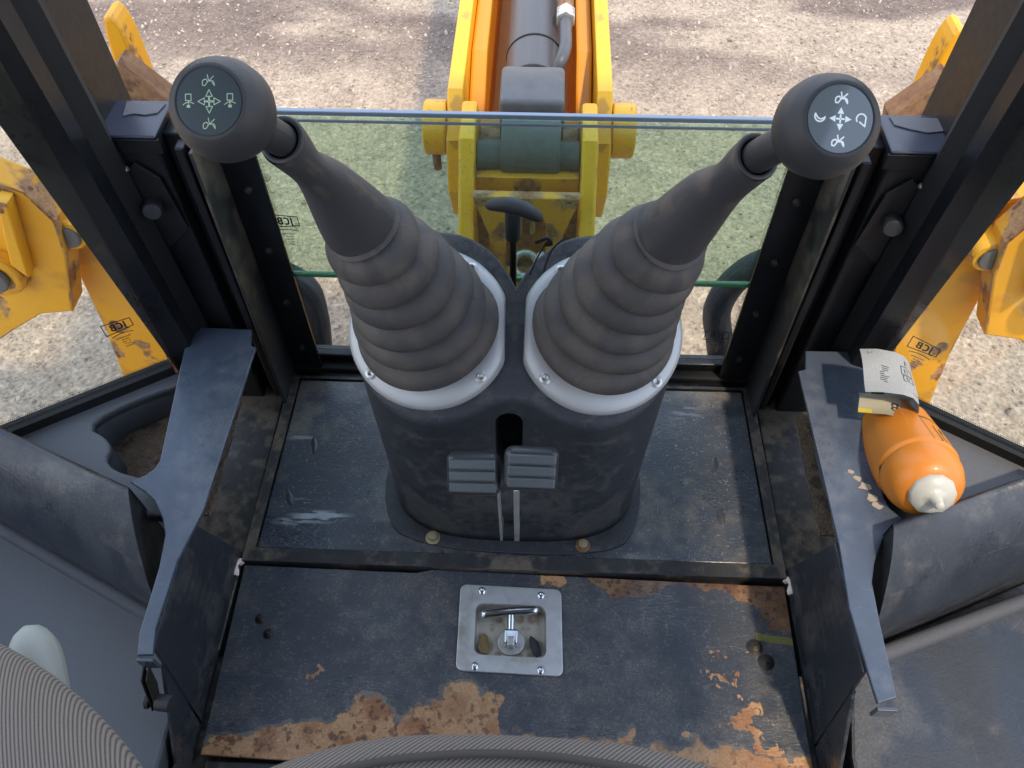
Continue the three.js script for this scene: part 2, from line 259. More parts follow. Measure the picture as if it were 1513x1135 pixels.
// ---------- rear window ----------
const canvasTex = (w, h, draw, srgb = true) => { const c = document.createElement('canvas'); c.width = w; c.height = h; draw(c.getContext('2d'), w, h); const t = new THREE.CanvasTexture(c); if (srgb) t.colorSpace = THREE.SRGBColorSpace; return t; };
const stickerAlpha = canvasTex(256, 256, (x, w, h) => { x.fillStyle = '#000'; x.fillRect(0, 0, w, h); x.translate(w, 0); x.scale(-1, 1); x.strokeStyle = x.fillStyle = '#fff'; x.lineWidth = 6; x.beginPath(); x.moveTo(30, 22); x.lineTo(232, 8); x.lineTo(232, 100); x.lineTo(30, 86); x.closePath(); x.stroke(); x.font = 'bold 74px sans-serif'; x.textAlign = 'center'; x.fillText('JCB', 128, 80); x.lineWidth = 5; x.beginPath(); x.moveTo(50, 128); x.quadraticCurveTo(128, 104, 206, 128); x.stroke(); x.font = '17px sans-serif'; for (let i = 0; i < 5; i++) x.fillText(['TOUGHENED', '43R-00', 'E11 AS2', 'M 271', 'SAFETY'][i], 128, 156 + i * 20); }, false);
const inkMat = std({ color: 0x0b0f0d, roughness: .6, alphaMap: stickerAlpha, transparent: true, alphaTest: .35, side: THREE.DoubleSide });
const fritAlpha = canvasTex(64, 64, (x, w, h) => { x.fillStyle = '#000'; x.fillRect(0, 0, w, h); x.fillStyle = '#fff'; for (const [a, b] of [[16, 16], [48, 16], [0, 48], [32, 48], [64, 48]]) { x.beginPath(); x.arc(a, b, 9.5, 0, 7); x.fill(); } }, false);
fritAlpha.wrapS = fritAlpha.wrapT = THREE.RepeatWrapping;
function fritMat(nx, ny) { const t = fritAlpha.clone(); t.repeat.set(nx, ny); t.needsUpdate = true; return std({ color: 0x050505, roughness: .5, alphaMap: t, transparent: true, alphaTest: .5, side: THREE.DoubleSide }); }
function pane(w, h) { return new THREE.PlaneGeometry(w, h); }
{
  const t = thing('rear_window', 'clear fixed lower rear window pane with black dotted edge and maker sticker', 'window');
  const g = part('pane', rbox(-.335, .335, .03, .43, -.741, -.737, .001), M.glass, t);
  part('sill', rbox(-.335, .335, -.012, .014, -.745, -.714, .004), M.rubber, t);
  part('sill_rail', rbox(-.333, .333, .014, .03, -.748, -.728, .003), M.frame, t);
  part('sill_rail', rbox(-.333, .333, -.004, .006, -.7135, -.7045, .002), M.frame, t);
  for (const s of [-1, 1]) { const f = part('dot_band', pane(.012, .40), fritMat(3, 100), t); f.position.set(s * .300, .235, -.7355); }
  const fb = part('dot_band', pane(.62, .006), fritMat(140, 1.5), t); fb.position.set(0, .033, -.7355);
  const st = part('maker_sticker', pane(.042, .052), inkMat, t); st.position.set(.277, .073, -.7353);
}
{
  const t = thing('sliding_window', 'green tinted sliding rear window pane with grey top edge', 'window');
  part('pane', rbox(-.335, .335, .205, .441, -.7275, -.7235, .001), M.green, t);
  part('top_edge', rbox(-.36, .36, .4415, .447, -.7285, -.7225, .001), M.alu, t);
  part('top_edge', rbox(-.36, .36, .434, .4375, -.7228, -.7215, .0005), M.alu, t);
  part('bottom_edge', rbox(-.335, .335, .197, .2045, -.7285, -.7225, .002), M.glassEdge, t);
  const df = part('dust_film', pane(.60, .23), std({ color: new THREE.Color().setRGB(.42, .40, .34), roughness: 1, transparent: true, alphaMap: tex(1024, 512, (u, v) => { const k = (vnoise(u * 330, v * 130, 141) > .86 ? .30 : .05) * (.3 + 1.2 * fbm(u * 8, v * 4, 4, 142)); return [k, k, k]; }, 1, 1, false), side: THREE.DoubleSide }), t); df.position.set(0, .32, -.7226);
  const st = part('maker_sticker', pane(.042, .055), inkMat, t); st.position.set(-.283, .278, -.7222);
  for (const s of [-1, 1]) { const f = part('dot_band', pane(.010, .235), fritMat(3, 60), t); f.position.set(s * .300, .322, -.7224); }
}
const SIDE = { '-1': 'left', '1': 'right' };
for (const s of [-1, 1]) {
  const beside = s < 0 ? 'beside the left lever' : 'beside the right lever';
  const t = thing('window_post', s < 0 ? 'black steel rear window post on the stabiliser side without the bottle' : 'black steel rear window post nearest the orange bottle', 'post', 'rear window posts');
  const X = (a, b) => s < 0 ? [-b, -a] : [a, b];
  const [b0, b1] = X(.372, .432); part('box_section', rbox(b0, b1, -.02, .448, -.725, -.672, .004), M.frame, t);
  const cap = part('cap', rbox(...X(.368, .436), .4485, .452, -.729, -.668, .002), std({ color: new THREE.Color().setRGB(.055, .06, .09), roughness: .32 }), t);
  part('tape', plate(s < 0 ? [[-.414, -.724], [-.372, -.722], [-.376, -.706], [-.388, -.702], [-.4, -.704], [-.41, -.700]] : [[.378, -.724], [.43, -.722], [.432, -.702], [.41, -.698], [.392, -.704], [.38, -.71]], .4535, .0012, .0003), std({ color: new THREE.Color().setRGB(.17, .165, .17), roughness: .6 }), cap);
  part('cap_lip', rbox(...X(.366, .438), .43, .4475, -.6715, -.6685, .001), M.frame, cap);
  const [f0, f1] = X(.334, .338); part('fin', wallZY([[-.734, .0], [-.655, -.01], [-.655, .01], [-.664, .435], [-.734, .435]], f0, .004), std({ map: rep(dirtyTex, 1.2), roughness: .42 }), t);
  part('strip', rbox(...X(.292, .334), .0, .435, -.722, -.717, .001), M.frame, t);
  part('web', rbox(...X(.339, .371), -.01, .44, -.72, -.69, .002), M.frame, t);
  part('rail', rbox(...X(.346, .356), .0, .435, -.6895, -.672, .002), M.frame, t);
  for (const y of [.06, .155, .25, .345]) { const b = part('bolt', lathe([[0, .006], [.003, .0055], [.0055, .003], [.006, 0]], [s * (.3125 - (y - .2) * .0), y, -.717], [0, 0, 1], 16), M.bolt, t); }
  // clip with knurled thumb screw
  const c = thing('window_catch', s < 0 ? 'black sprung window catch with knurled thumb knob on post far from bottle' : 'black sprung window catch with knurled thumb knob above the leaflet', 'catch', 'window catches');
  part('catch_plate', wallXY([[s * .372, .33], [s * .405, .30], [s * .425, .33], [s * .422, .40], [s * .40, .42], [s * .38, .40]].sort(() => 0), -.666, .003, .0005), M.frame, c);
  part('spring_wire', tube([[s * .408, .415, -.664], [s * .430, .40, -.655], [s * .432, .365, -.652], [s * .425, .345, -.655], [s * .425, .32, -.662], [s * .415, .29, -.665]], .0026, 40), M.steel, c);
  const kg = []; for (let i = 0; i < 24; i++) { const a = i / 24 * 6.283, g = new THREE.BoxGeometry(.0016, .014, .0016); g.translate(.0095, .009, 0); g.rotateY(a); kg.push(g); }
  const kn = part('thumb_knob', cyl(.0095, .018, [s * .399, .366, -.666], [s * -.25, .15, 1]), M.knob, c);
  part('knurl', orient(BGU.mergeGeometries(kg), [s * .399, .366, -.666], [s * -.25, .15, 1]), M.knob, kn);
  // corner pillar, a stepped section rising behind the post
  const pl = thing('cab_pillar', s < 0 ? 'black stepped corner pillar by the shaded stabiliser' : 'black stepped corner pillar by the sunlit stabiliser', 'pillar', 'cab corner pillars');
  const loft = (name, A, B, mat) => { const n = A.length, P = [], I = []; for (const q of [A, B]) for (const [x, y, z] of q) P.push(s * x, y, z); for (let i = 0; i < n; i++) { const j = (i + 1) % n; I.push(i, j, n + j, i, n + j, n + i); } for (let i = 1; i < n - 1; i++) I.push(0, i + 1, i, n, n + i, n + i + 1); const g = new THREE.BufferGeometry(); g.setAttribute('position', new THREE.Float32BufferAttribute(P, 3)); g.setIndex(I); return part(name, boxUV(g), mat, pl); };
  loft('outer_flange', [[.435, .10, -.615], [.41, .10, -.625], [.41, .10, -.645], [.45, .10, -.645]], [[.56, 1.52, -.585], [.45, 1.52, -.60], [.45, 1.52, -.63], [.58, 1.52, -.62]], M.frame);
  loft('channel', [[.41, .10, -.645], [.40, .10, -.665], [.43, .10, -.70], [.45, .10, -.66]], [[.455, 1.52, -.625], [.44, 1.52, -.65], [.46, 1.52, -.70], [.50, 1.52, -.65]], M.rubber);
  loft('inner_flange', [[.425, .10, -.69], [.425, .10, -.755], [.445, .10, -.755], [.455, .10, -.69]], [[.43, 1.52, -.66], [.43, 1.52, -.755], [.47, 1.52, -.755], [.47, 1.52, -.66]], M.frame);
  // corner glazing from the pillar outwards
  const cw = thing('corner_window', s < 0 ? 'angled corner window in front of the shaded stabiliser' : 'angled corner window in front of the sunlit stabiliser', 'window', 'angled corner windows');
  const A = [s * .435, -.605], B = [s * .76, -.40], dx = B[0] - A[0], dz = B[1] - A[1], len = Math.hypot(dx, dz), yaw = Math.atan2(-dz, dx);
  const put = (m, u, y, off = 0) => { m.position.set(A[0] + dx * u - dz / len * off * -s, y, A[1] + dz * u + dx / len * off * s); m.rotation.y = yaw; return m; };
  put(part('pane', new THREE.BoxGeometry(len, 1.36, .004), M.glass, cw), .5, .84);
  put(part('seal', boxUV(new THREE.BoxGeometry(len, .02, .016)), M.rubber, cw), .5, .15);
  put(part('dot_band', pane(len, .012), fritMat(90, 3), cw), .5, .167, .003);
  const sg = pane(.04, .05); if (s < 0) { const q = sg.attributes.uv; for (let i = 0; i < q.count; i++) q.setX(i, 1 - q.getX(i)); } put(part('maker_sticker', sg, inkMat, cw), .07, .235, .0035);
}

// ---------- side consoles, trays and brackets ----------
const mirror = (pts) => pts.map(([x, z]) => [-x, z]);
const brL = [[-.422, -.657], [-.341, -.655], [-.336, -.629], [-.329, -.626], [-.331, -.511], [-.334, -.396], [-.345, -.337], [-.346, -.265], [-.341, -.240], [-.356, -.239], [-.361, -.261], [-.362, -.329], [-.367, -.367], [-.375, -.385], [-.390, -.406], [-.404, -.417], [-.425, -.429], [-.410, -.439], [-.403, -.447], [-.400, -.458], [-.413, -.573]];
const brR = [[.360, -.644], [.434, -.645], [.425, -.562], [.415, -.487], [.408, -.439], [.412, -.425], [.425, -.411], [.410, -.402], [.395, -.388], [.381, -.363], [.373, -.340], [.371, -.298], [.370, -.226], [.351, -.220], [.349, -.238], [.344, -.311], [.348, -.381], [.346, -.612], [.355, -.615]];
for (const s of [-1, 1]) {
  const t = thing('console_bracket', s < 0 ? 'dark blue steel bracket plate with clean straight inner edge and strap at its tip' : 'dark blue steel bracket plate with worn paint beside the orange bottle', 'bracket', 'steel console brackets');
  part('top_plate', plate(s < 0 ? brL : brR, .17, .005, .0012), M.bracket, t);
  const x0 = s < 0 ? -.344 : .340;
  part('side_panel', wallZY([[-.222, -.012], [-.25, .1645], [-.385, .1645], [-.43, -.012]].map(([z, y]) => [z, y]), s < 0 ? -.349 : .3455, .004), M.plain, t);
  part('lower_panel', wallZY([[.1, -.012], [.1, .01], [-.17, .03], [-.243, .13], [-.219, -.012]], s < 0 ? -.349 : .3455, .004), M.plain, t);
  part('tip_flange', rbox(s < 0 ? -.358 : .351, s < 0 ? -.341 : .370, .145, .166, s < 0 ? -.2385 : -.2185, s < 0 ? -.2345 : -.2145, .001), M.bracket, t);
  if (s > 0) for (const [x, z, r] of [[.392, -.452, .009], [.385, -.462, .006], [.396, -.438, .007], [.398, -.428, .006], [.378, -.47, .004]]) { const n = 9, pts = []; for (let i = 0; i < n; i++) { const q = r * (.5 + .8 * rnd()); pts.push([x + Math.cos(i / n * 6.28) * q, z + Math.sin(i / n * 6.28) * q * .7]); } part('paint_chip', plate(pts, .1706, .0008, 0), std({ color: new THREE.Color().setRGB(.33, .27, .20), roughness: .8 }), t); }
  // moulded tray under the corner window
  const tr = thing('side_tray', s < 0 ? 'black moulded tray with an empty dirty pocket' : 'black moulded tray holding the orange bottle', 'tray', 'moulded side trays');
  const out = [[-.37, -.63], [-.40, -.62], [-.43, -.603], [-.612, -.488], [-.60, -.47], [-.44, -.40], [-.36, -.40]], pk = smoothPoly([[-.525, -.52], [-.475, -.495], [-.478, -.462], [-.42, -.445], [-.375, -.45], [-.375, -.585], [-.425, -.585]], 2);
  const f = s < 0 ? (p) => p : mirror;
  part('tray_top', plate(f(out), .146, .016, .003, [f(pk)]), M.greyplastic, tr);
  const wallPts = f(pk).map(([x, z]) => [x, z]); const P = [], I = [], n = wallPts.length; for (const [x, z] of wallPts) P.push(x, .140, z, x * 1 + (-s * .0), .092, z); for (let i = 0; i < n; i++) { const a = 2 * i, b = 2 * ((i + 1) % n); I.push(a, b, a + 1, b, b + 1, a + 1); }
  const wg = new THREE.BufferGeometry(); wg.setAttribute('position', new THREE.Float32BufferAttribute(P, 3)); wg.setIndex(I); wg.computeVertexNormals(); part('pocket_wall', boxUV(wg), M.greyplastic, tr);
  part('pocket_floor', plate(f([[-.55, -.54], [-.46, -.43], [-.36, -.43], [-.36, -.60], [-.43, -.60]]), .093, .004, 0), M.soil, tr);
  // console box and lower trim
  const cb = thing('side_console', s < 0 ? 'black side console box beside the grey seat lever' : 'black side console box with rolled lower edge by the bottle', 'console', 'black side consoles');
  const sec = (x) => [[.165, -.53 + (x - .62) * -.47 * -1], [0, 0]];
  const prof = s < 0 ? { back: [[-.409, -.408], [-.606, -.490]], front: [[-.372, -.310], [-.67, -.448]] } : { back: [[.397, -.394], [.60, -.474]], front: [[.378, -.306], [.67, -.430]] };
  const [b0, b1] = prof.back, [q0, q1] = prof.front, yb = .200, yf = .150, PP = [], II = [];
  const ring = ([xb, zb], [xf, zf]) => { const pts = []; const N = 14; pts.push([xb, .02, zb - .004]); for (let i = 0; i <= N; i++) { const k = i / N, bulge = .012 * Math.sin(k * Math.PI); pts.push([mix(xb, xf, k), mix(yb, yf, k) + bulge - (i === 0 || i === N ? .004 : 0), mix(zb, zf, k)]); } pts.push([xf, yf - .018, zf + .006], [xf, yf - .03, zf + .004], [xf, .0, zf - .002]); return pts; };
  const r0 = ring(b0, q0), r1 = ring(b1, q1), nn = r0.length; for (const p of [...r0, ...r1]) PP.push(...p); for (let i = 0; i < nn - 1; i++) II.push(i, i + 1, nn + i, i + 1, nn + i + 1, nn + i); for (let i = 1; i < nn - 1; i++) { II.push(0, i, i + 1); II.push(nn, nn + i + 1, nn + i); }
  let bg = new THREE.BufferGeometry(); bg.setAttribute('position', new THREE.Float32BufferAttribute(PP, 3)); bg.setIndex(II); bg.computeVertexNormals(); part('box', boxUV(bg), M.console, cb);
  const lo = thing('lower_trim', s < 0 ? 'flat grey black lower side trim under the seat lever' : 'flat scuffed black lower side trim opposite the seat lever', 'trim', 'lower side trims');
  const lp = s < 0 ? [[-.40, -.322], [-.70, -.462], [-.74, -.30], [-.74, .3], [-.36, .3], [-.355, -.21], [-.375, -.29]] : [[.40, -.306], [.70, -.42], [.74, -.3], [.74, .3], [.36, .3], [.362, -.20], [.378, -.28]];
  part('trim_panel', plate(lp, .05, .03, .004), s < 0 ? M.greyplastic : M.console, lo);
  part('rolled_edge', sleeve([[lp[0][0], .05, lp[0][1] + .006], [(lp[0][0] + lp[1][0]) / 2, .05, (lp[0][1] + lp[1][1]) / 2 + .006], [lp[1][0], .05, lp[1][1] + .006]], () => .009, 20, 14), M.greyplastic, lo);
}
{ // strap and thumb screw at the tip of the left bracket
  const t = thing('bracket_catch', 'small steel strap with knurled thumb knob hanging from the bracket tip', 'catch');
  part('strap', wallZY([[-.236, .15], [-.222, .145], [-.205, .10], [-.212, .095], [-.228, .12]], -.352, .0015, .0003), M.bolt, t);
  part('strap', wallZY([[-.236, .15], [-.222, .145], [-.205, .10], [-.212, .095], [-.228, .12]], -.357, .0015, .0003), M.bolt, t);
  part('thumb_knob', cyl(.0085, .016, [-.350, .108, -.212], [1, .1, .1]), M.knob, t);
  part('rear_nut', cyl(.007, .005, [-.3625, .108, -.212], [1, 0, 0], 6), M.bolt, t);
}

// ---------- control tower ----------
const TILT = (z) => .31 - .6 * (z + .545);
{
  const t = thing('control_tower', 'black moulded control tower with two silver rings bolted to the hatch', 'console');
  const cx = .0, cz = -.557, N = 120, P = [], I = [];
  const topR = (a) => { const dx = Math.cos(a), dz = Math.sin(a); let m = 0; for (const s of [-1, 1]) { const c = s * .083 * dx + .006 * dz, q = c * c - (.083 * .083 + .006 * .006) + .0915 * .0915; m = Math.max(m, c + Math.sqrt(Math.max(0, q))); } const e = 1 / Math.hypot(dx / .15, dz / (dz > 0 ? .076 : .03)); return Math.log(Math.exp(m * 120) + Math.exp(e * 120)) / 120 - .0035; };
  const botR = (a) => { const dx = Math.abs(Math.cos(a)), dz = Math.abs(Math.sin(a)), n = 3; return 1 / Math.pow(Math.pow(dx / .158, n) + Math.pow(dz / .107, n), 1 / n); };
  const rows = []; for (let i = 0; i <= 14; i++) rows.push(['b', i / 14]); for (let i = 1; i <= 6; i++) rows.push(['r', i / 6]); for (let i = 1; i <= 6; i++) rows.push(['c', i / 6]);
  for (const [k, f] of rows) for (let j = 0; j < N; j++) {
    const a = j / N * 6.28318, dx = Math.cos(a), dz = Math.sin(a), rt = topR(a), rb = botR(a); let r, y; const ztop = cz + dz * rt, yt = TILT(ztop) - .012;
    if (k === 'b') { r = mix(rb, rt, sst(0, 1, f) * .55 + f * .45); y = .004 + (yt - .004) * f; } else if (k === 'r') { const q = f * Math.PI / 2; r = rt - .009 * (1 - Math.cos(q)); y = TILT(cz + dz * r) - .012 + .008 * Math.sin(q); } else { r = (rt - .009) * (1 - f); y = TILT(cz + dz * r) - .004; }
    P.push(cx + dx * r, y, cz + dz * r);
  }
  for (let i = 0; i < rows.length - 1; i++) for (let j = 0; j < N; j++) { const a = i * N + j, b = i * N + (j + 1) % N; I.push(a, a + N, b, b, a + N, b + N); }
  const c0 = P.length / 3; P.push(cx, .004, cz); for (let j = 0; j < N; j++) I.push(c0, j, (j + 1) % N);
  let g = new THREE.BufferGeometry(); g.setAttribute('position', new THREE.Float32BufferAttribute(P, 3)); g.setIndex(I); g.computeVertexNormals(); g.setAttribute('uv', new THREE.Float32BufferAttribute(new Float32Array(P.length / 3 * 2), 2));
  const sl = new RoundedBoxGeometry(.030, .115, .12, 4, .0145); sl.translate(-.004, .19, -.47);
  const ev = new Evaluator(); ev.useGroups = false; const A = new Brush(g), B = new Brush(sl); A.updateMatrixWorld(); B.updateMatrixWorld();
  const res = ev.evaluate(A, B, SUBTRACTION).geometry; part('cover', boxUV(res), M.cover, t);
  part('flange', plate(smoothPoly([[-.172, -.60], [-.174, -.49], [-.13, -.437], [.13, -.431], [.168, -.49], [.168, -.60]], 2), .0075, .004), M.cover, t);
  for (const [x, z] of [[-.102, -.451], [.090, -.447]]) { const b = part('flange_bolt', cyl(.0062, .007, [x, .0085, z], [0, 1, 0], 6, .15), M.brass, t); part('washer', cyl(.0095, .0016, [x, .0076, z], [0, 1, 0]), x > 0 ? M.rustPlate : M.brass, b); }
  for (const s of [-1, 1]) {
    const nrm = new THREE.Vector3(s * .06, .857, .515).normalize(), ce = [s * .09, TILT(-.545) + .001, -.545];
    const pr = [[.060, .0], [.061, .0045], [.064, .0065], [.074, .0062], [.082, .0035], [.0862, -.001], [.087, -.012]], rp = [], ri = [], n = 96;
    for (let j = 0; j < n; j++) { const a = j / n * 6.28318, ch = .0795 / Math.max(.001, Math.cos(a - (s < 0 ? 0 : Math.PI))); for (const [r, y] of pr) { const rr = ch > 0 ? Math.min(r, ch - (.087 - r) * .12) : r; rp.push(Math.cos(a) * rr, y, Math.sin(a) * rr); } }
    for (let j = 0; j < n; j++) for (let i = 0; i < pr.length - 1; i++) { const a = j * pr.length + i, b = ((j + 1) % n) * pr.length + i; ri.push(a, a + 1, b, b, a + 1, b + 1); }
    const rg = new THREE.BufferGeometry(); rg.setAttribute('position', new THREE.Float32BufferAttribute(rp, 3)); rg.setIndex(ri); rg.computeVertexNormals();
    const ringM = part('trim_ring', boxUV(orient(rg, ce, nrm.toArray())), M.silver, t);
    for (const a of (s < 0 ? [.75, 2.45, -.95] : [2.4, .7, -2.2])) { const q = new THREE.Quaternion().setFromUnitVectors(new THREE.Vector3(0, 1, 0), nrm), v = new THREE.Vector3(Math.cos(a) * .0765, .0052, Math.sin(a) * .0765).applyQuaternion(q).add(V(ce)); const sc = part('screw', lathe([[0, .0005], [.0022, .0005], [.0024, .0018], [.0042, .0018], [.0046, .001], [.0062, .0008], [.0064, 0]], v.toArray(), nrm.toArray(), 18), M.steel, ringM); }
  }
}
// pedals
for (const s of [-1, 1]) {
  const t = thing('foot_pedal', s < 0 ? 'ribbed black rubber foot pedal, the lower of the pair' : 'ribbed black rubber foot pedal, the higher of the pair', 'pedal', 'foot pedals');
  const c = s < 0 ? [-.036, .253, -.405] : [.021, .266, -.405], q = new THREE.Quaternion().setFromEuler(new THREE.Euler(-.75, s * .08, s * -.03));
  const place = (g) => { g.applyQuaternion(q); g.translate(...c); return g; };
  part('pad', place(new RoundedBoxGeometry(.054, .045, .018, 5, .0088)), std({ color: new THREE.Color().setRGB(.035, .038, .042), roughness: .35 }), t);
  for (let i = -1; i <= 1; i++) { const g = new RoundedBoxGeometry(.047, .0100, .004, 3, .0019); g.translate(0, i * .0118, .0095); part('rib', place(g), std({ color: new THREE.Color().setRGB(.085, .095, .10), roughness: .3 }), t); }
  const w = new RoundedBoxGeometry(.03, .02, .012, 2, .003); w.translate(s * -.008, -.014, -.011); part('backing', place(w), M.frame, t);
  const x = s < 0 ? -.0135 : .0035; part('arm', wallZY([[-.412, .225], [-.402, .225], [-.425, .06], [-.4525, .05], [-.4525, .07], [-.432, .09]], x, s < 0 ? .003 : .006, .0005), M.steel, t);
}
// levers
const LP = { '-1': [[-.09, .31, -.545], [-.104, .396, -.527], [-.129, .497, -.5], [-.142, .563, -.476], [-.153, .615, -.448], [-.159, .635, -.433], [-.173, .657, -.42]], '1': [[.09, .31, -.545], [.106, .395, -.530], [.134, .494, -.502], [.153, .557, -.479], [.168, .604, -.455], [.175, .624, -.441], [.194, .65, -.425]] };
for (const s of [-1, 1]) {
  const t = thing('control_lever', s < 0 ? 'black lever whose round knob badge shows bucket and cab symbols on dark glass' : 'black lever whose round knob badge shows bright white bucket and arrow symbols', 'lever', 'backhoe control levers'), p = LP[s];
  const nrm = V([s * .06, .857, .515]).normalize(), base = V(p[0]);
  const path = [base.clone().addScaledVector(nrm, -.004).toArray(), p[1], p[2]];
  part('bellows', sleeve(path, (k, th) => { const n = 6.35, ph = k * n, w = Math.abs(Math.sin(ph * Math.PI)), env = mix(.0785, .0365, Math.pow(k, .95)) * (1 + .02 * (hash(Math.floor(ph), s + 5, 3) - .5)); const f = ph - Math.floor(ph), prof = Math.sqrt(Math.max(0, 1 - Math.pow(Math.abs(2 * Math.pow(f, .9) - 1), 2.1))), end = sst(.955, 1, k); return (env - (.0195 + .003 * vnoise(th * 2, Math.floor(ph) * 7, 9)) * (1 - prof) * (1 - .42 * k)) * (1 - .35 * end) + .0007 * Math.sin(th * 3 + k * 20); }, 300, 64), M.boot, t);
  part('sleeve', sleeve([V(p[2]).lerp(V(p[1]), .06).toArray(), p[3], p[4]], (k, th) => { const flare = mix(.0335, .0162, sst(-.25, .85, k)); const dent = .005 * Math.exp(-Math.pow((k - .72) / .14, 2)) * Math.max(0, Math.cos(th - (s < 0 ? 1.2 : 1.9))); return flare * (k < .04 ? .95 + k * 1.25 : 1) - dent + .0012 * Math.sin(th * 2 + k * 5); }, 80, 48), M.bootTop, t);
  part('sleeve_lip', new THREE.TorusGeometry(.0145, .0022, 12, 32).applyQuaternion(new THREE.Quaternion().setFromUnitVectors(new THREE.Vector3(0, 0, 1), V(p[5]).sub(V(p[4])).normalize())).translate(...p[4]), M.bootTop, t);
  part('shaft', sleeve([p[4], p[5], p[6]], () => .0112, 16, 24), M.knob, t);
  const kdir = V([s * -.02 + (s < 0 ? -.06 : .10), .70, .62]).normalize(), kc = V(p[6]);
  const kn = part('knob', lathe([[0, -.026], [.012, -.026], [.02, -.0235], [.0275, -.0155], [.031, -.004], [.0308, .005], [.028, .014], [.0225, .0205], [.0205, .0215], [.0198, .0205], [0, .0205]], kc.toArray(), kdir.toArray(), 64), M.knob, t);
  part('collar', sleeve([V(p[5]).lerp(kc, .15).toArray(), V(p[5]).lerp(kc, .75).toArray()], (k) => mix(.0128, .021, k * k), 10, 28), M.knob, kn);
  const badgeT = canvasTex(512, 512, (x, w, h) => {
    x.fillStyle = s < 0 ? '#22343a' : '#596265'; x.fillRect(0, 0, w, h); x.strokeStyle = x.fillStyle = s < 0 ? '#a9c0a2' : '#eef3ee'; x.lineWidth = s < 0 ? 7 : 12; x.lineJoin = 'round'; x.lineCap = 'round';
    const arrow = (a) => { x.save(); x.translate(256, 256); x.rotate(a); x.beginPath(); x.moveTo(0, -88); x.lineTo(-26, -38); x.lineTo(26, -38); x.closePath(); s < 0 ? x.stroke() : x.fill(); x.fillRect(-7, -34, 14, 30); x.restore(); }; for (let i = 0; i < 4; i++) arrow(i * Math.PI / 2);
    const bucket = (X, Y, f) => { x.save(); x.translate(X, Y); x.scale(f, 1); x.beginPath(); x.moveTo(-48, 38); x.quadraticCurveTo(-60, -6, -22, -8); x.lineTo(-8, 10); x.lineTo(-30, 40); x.closePath(); x.stroke(); x.beginPath(); x.moveTo(-10, -40); x.lineTo(0, 6); x.lineTo(38, -30); x.moveTo(8, 8); x.quadraticCurveTo(44, -8, 44, 40); x.lineTo(26, 14); x.stroke(); x.restore(); };
    const cabS = (X, Y) => { x.strokeRect(X - 22, Y - 50, 44, 48); x.beginPath(); x.moveTo(X - 42, Y + 30); x.quadraticCurveTo(X, Y - 6, X + 42, Y + 22); x.moveTo(X, Y); x.lineTo(X, Y + 50); x.stroke(); x.fillRect(X - 14, Y + 32, 28, 20); };
    bucket(256, 98, 1); bucket(256, 420, 1); if (s < 0) { cabS(92, 250); cabS(420, 250); } else { x.beginPath(); x.arc(95, 246, 40, .1, 3.6); x.quadraticCurveTo(90, 290, 134, 252); x.stroke(); x.beginPath(); x.arc(420, 246, 38, 2.6, 6); x.lineTo(452, 300); x.lineTo(410, 270); x.stroke(); }
  });
  const bd = new THREE.CircleGeometry(.0196, 48); bd.rotateX(-Math.PI / 2); const bq = new THREE.Quaternion().setFromUnitVectors(new THREE.Vector3(0, 1, 0), kdir); bd.applyQuaternion(bq); bd.translate(kc.x + kdir.x * .0209, kc.y + kdir.y * .0209, kc.z + kdir.z * .0209);
  part('badge', bd, phy({ map: badgeT, roughness: .4, clearcoat: 1, clearcoatRoughness: .05 }), kn);
}
{ // torn boot edge and T handle behind the tower
  const t = thing('pull_handle', 'black plastic T shaped pull handle behind the control tower', 'handle');
  const g = sleeve([[-.036, .375, -.664], [-.02, .379, -.662], [-.005, .379, -.66], [.010, .374, -.658], [.026, .364, -.656]], (k, th) => (.0058 + .003 * Math.sin(k * Math.PI)) * Math.min(1, Math.sqrt(Math.max(.02, 1 - Math.pow(Math.abs(k - .5) * 2, 8)))), 40, 20);
  part('grip', g, M.knob, t); part('stem', cyl(.0088, .04, [-.006, .334, -.66], [0, 1, 0]), M.knob, t); part('rod', cyl(.004, .32, [-.006, .02, -.66], [0, 1, 0]), M.bolt, t);
  const w = thing('boot_tie', 'frayed black tie at the rim of the lever boot with white symbols', 'tie');
  part('knot', tube([[.020, .378, -.607], [.026, .386, -.602], [.031, .39, -.60], [.035, .385, -.598], [.030, .381, -.6]], .0022, 30), M.rubber, w);
  part('tail', tube([[.031, .386, -.60], [.022, .374, -.59], [.014, .362, -.575]], .0009, 16), M.rubber, w); part('tail', tube([[.05, .39, -.603], [.036, .384, -.59], [.028, .372, -.572]], .0011, 16), M.rubber, w);
}

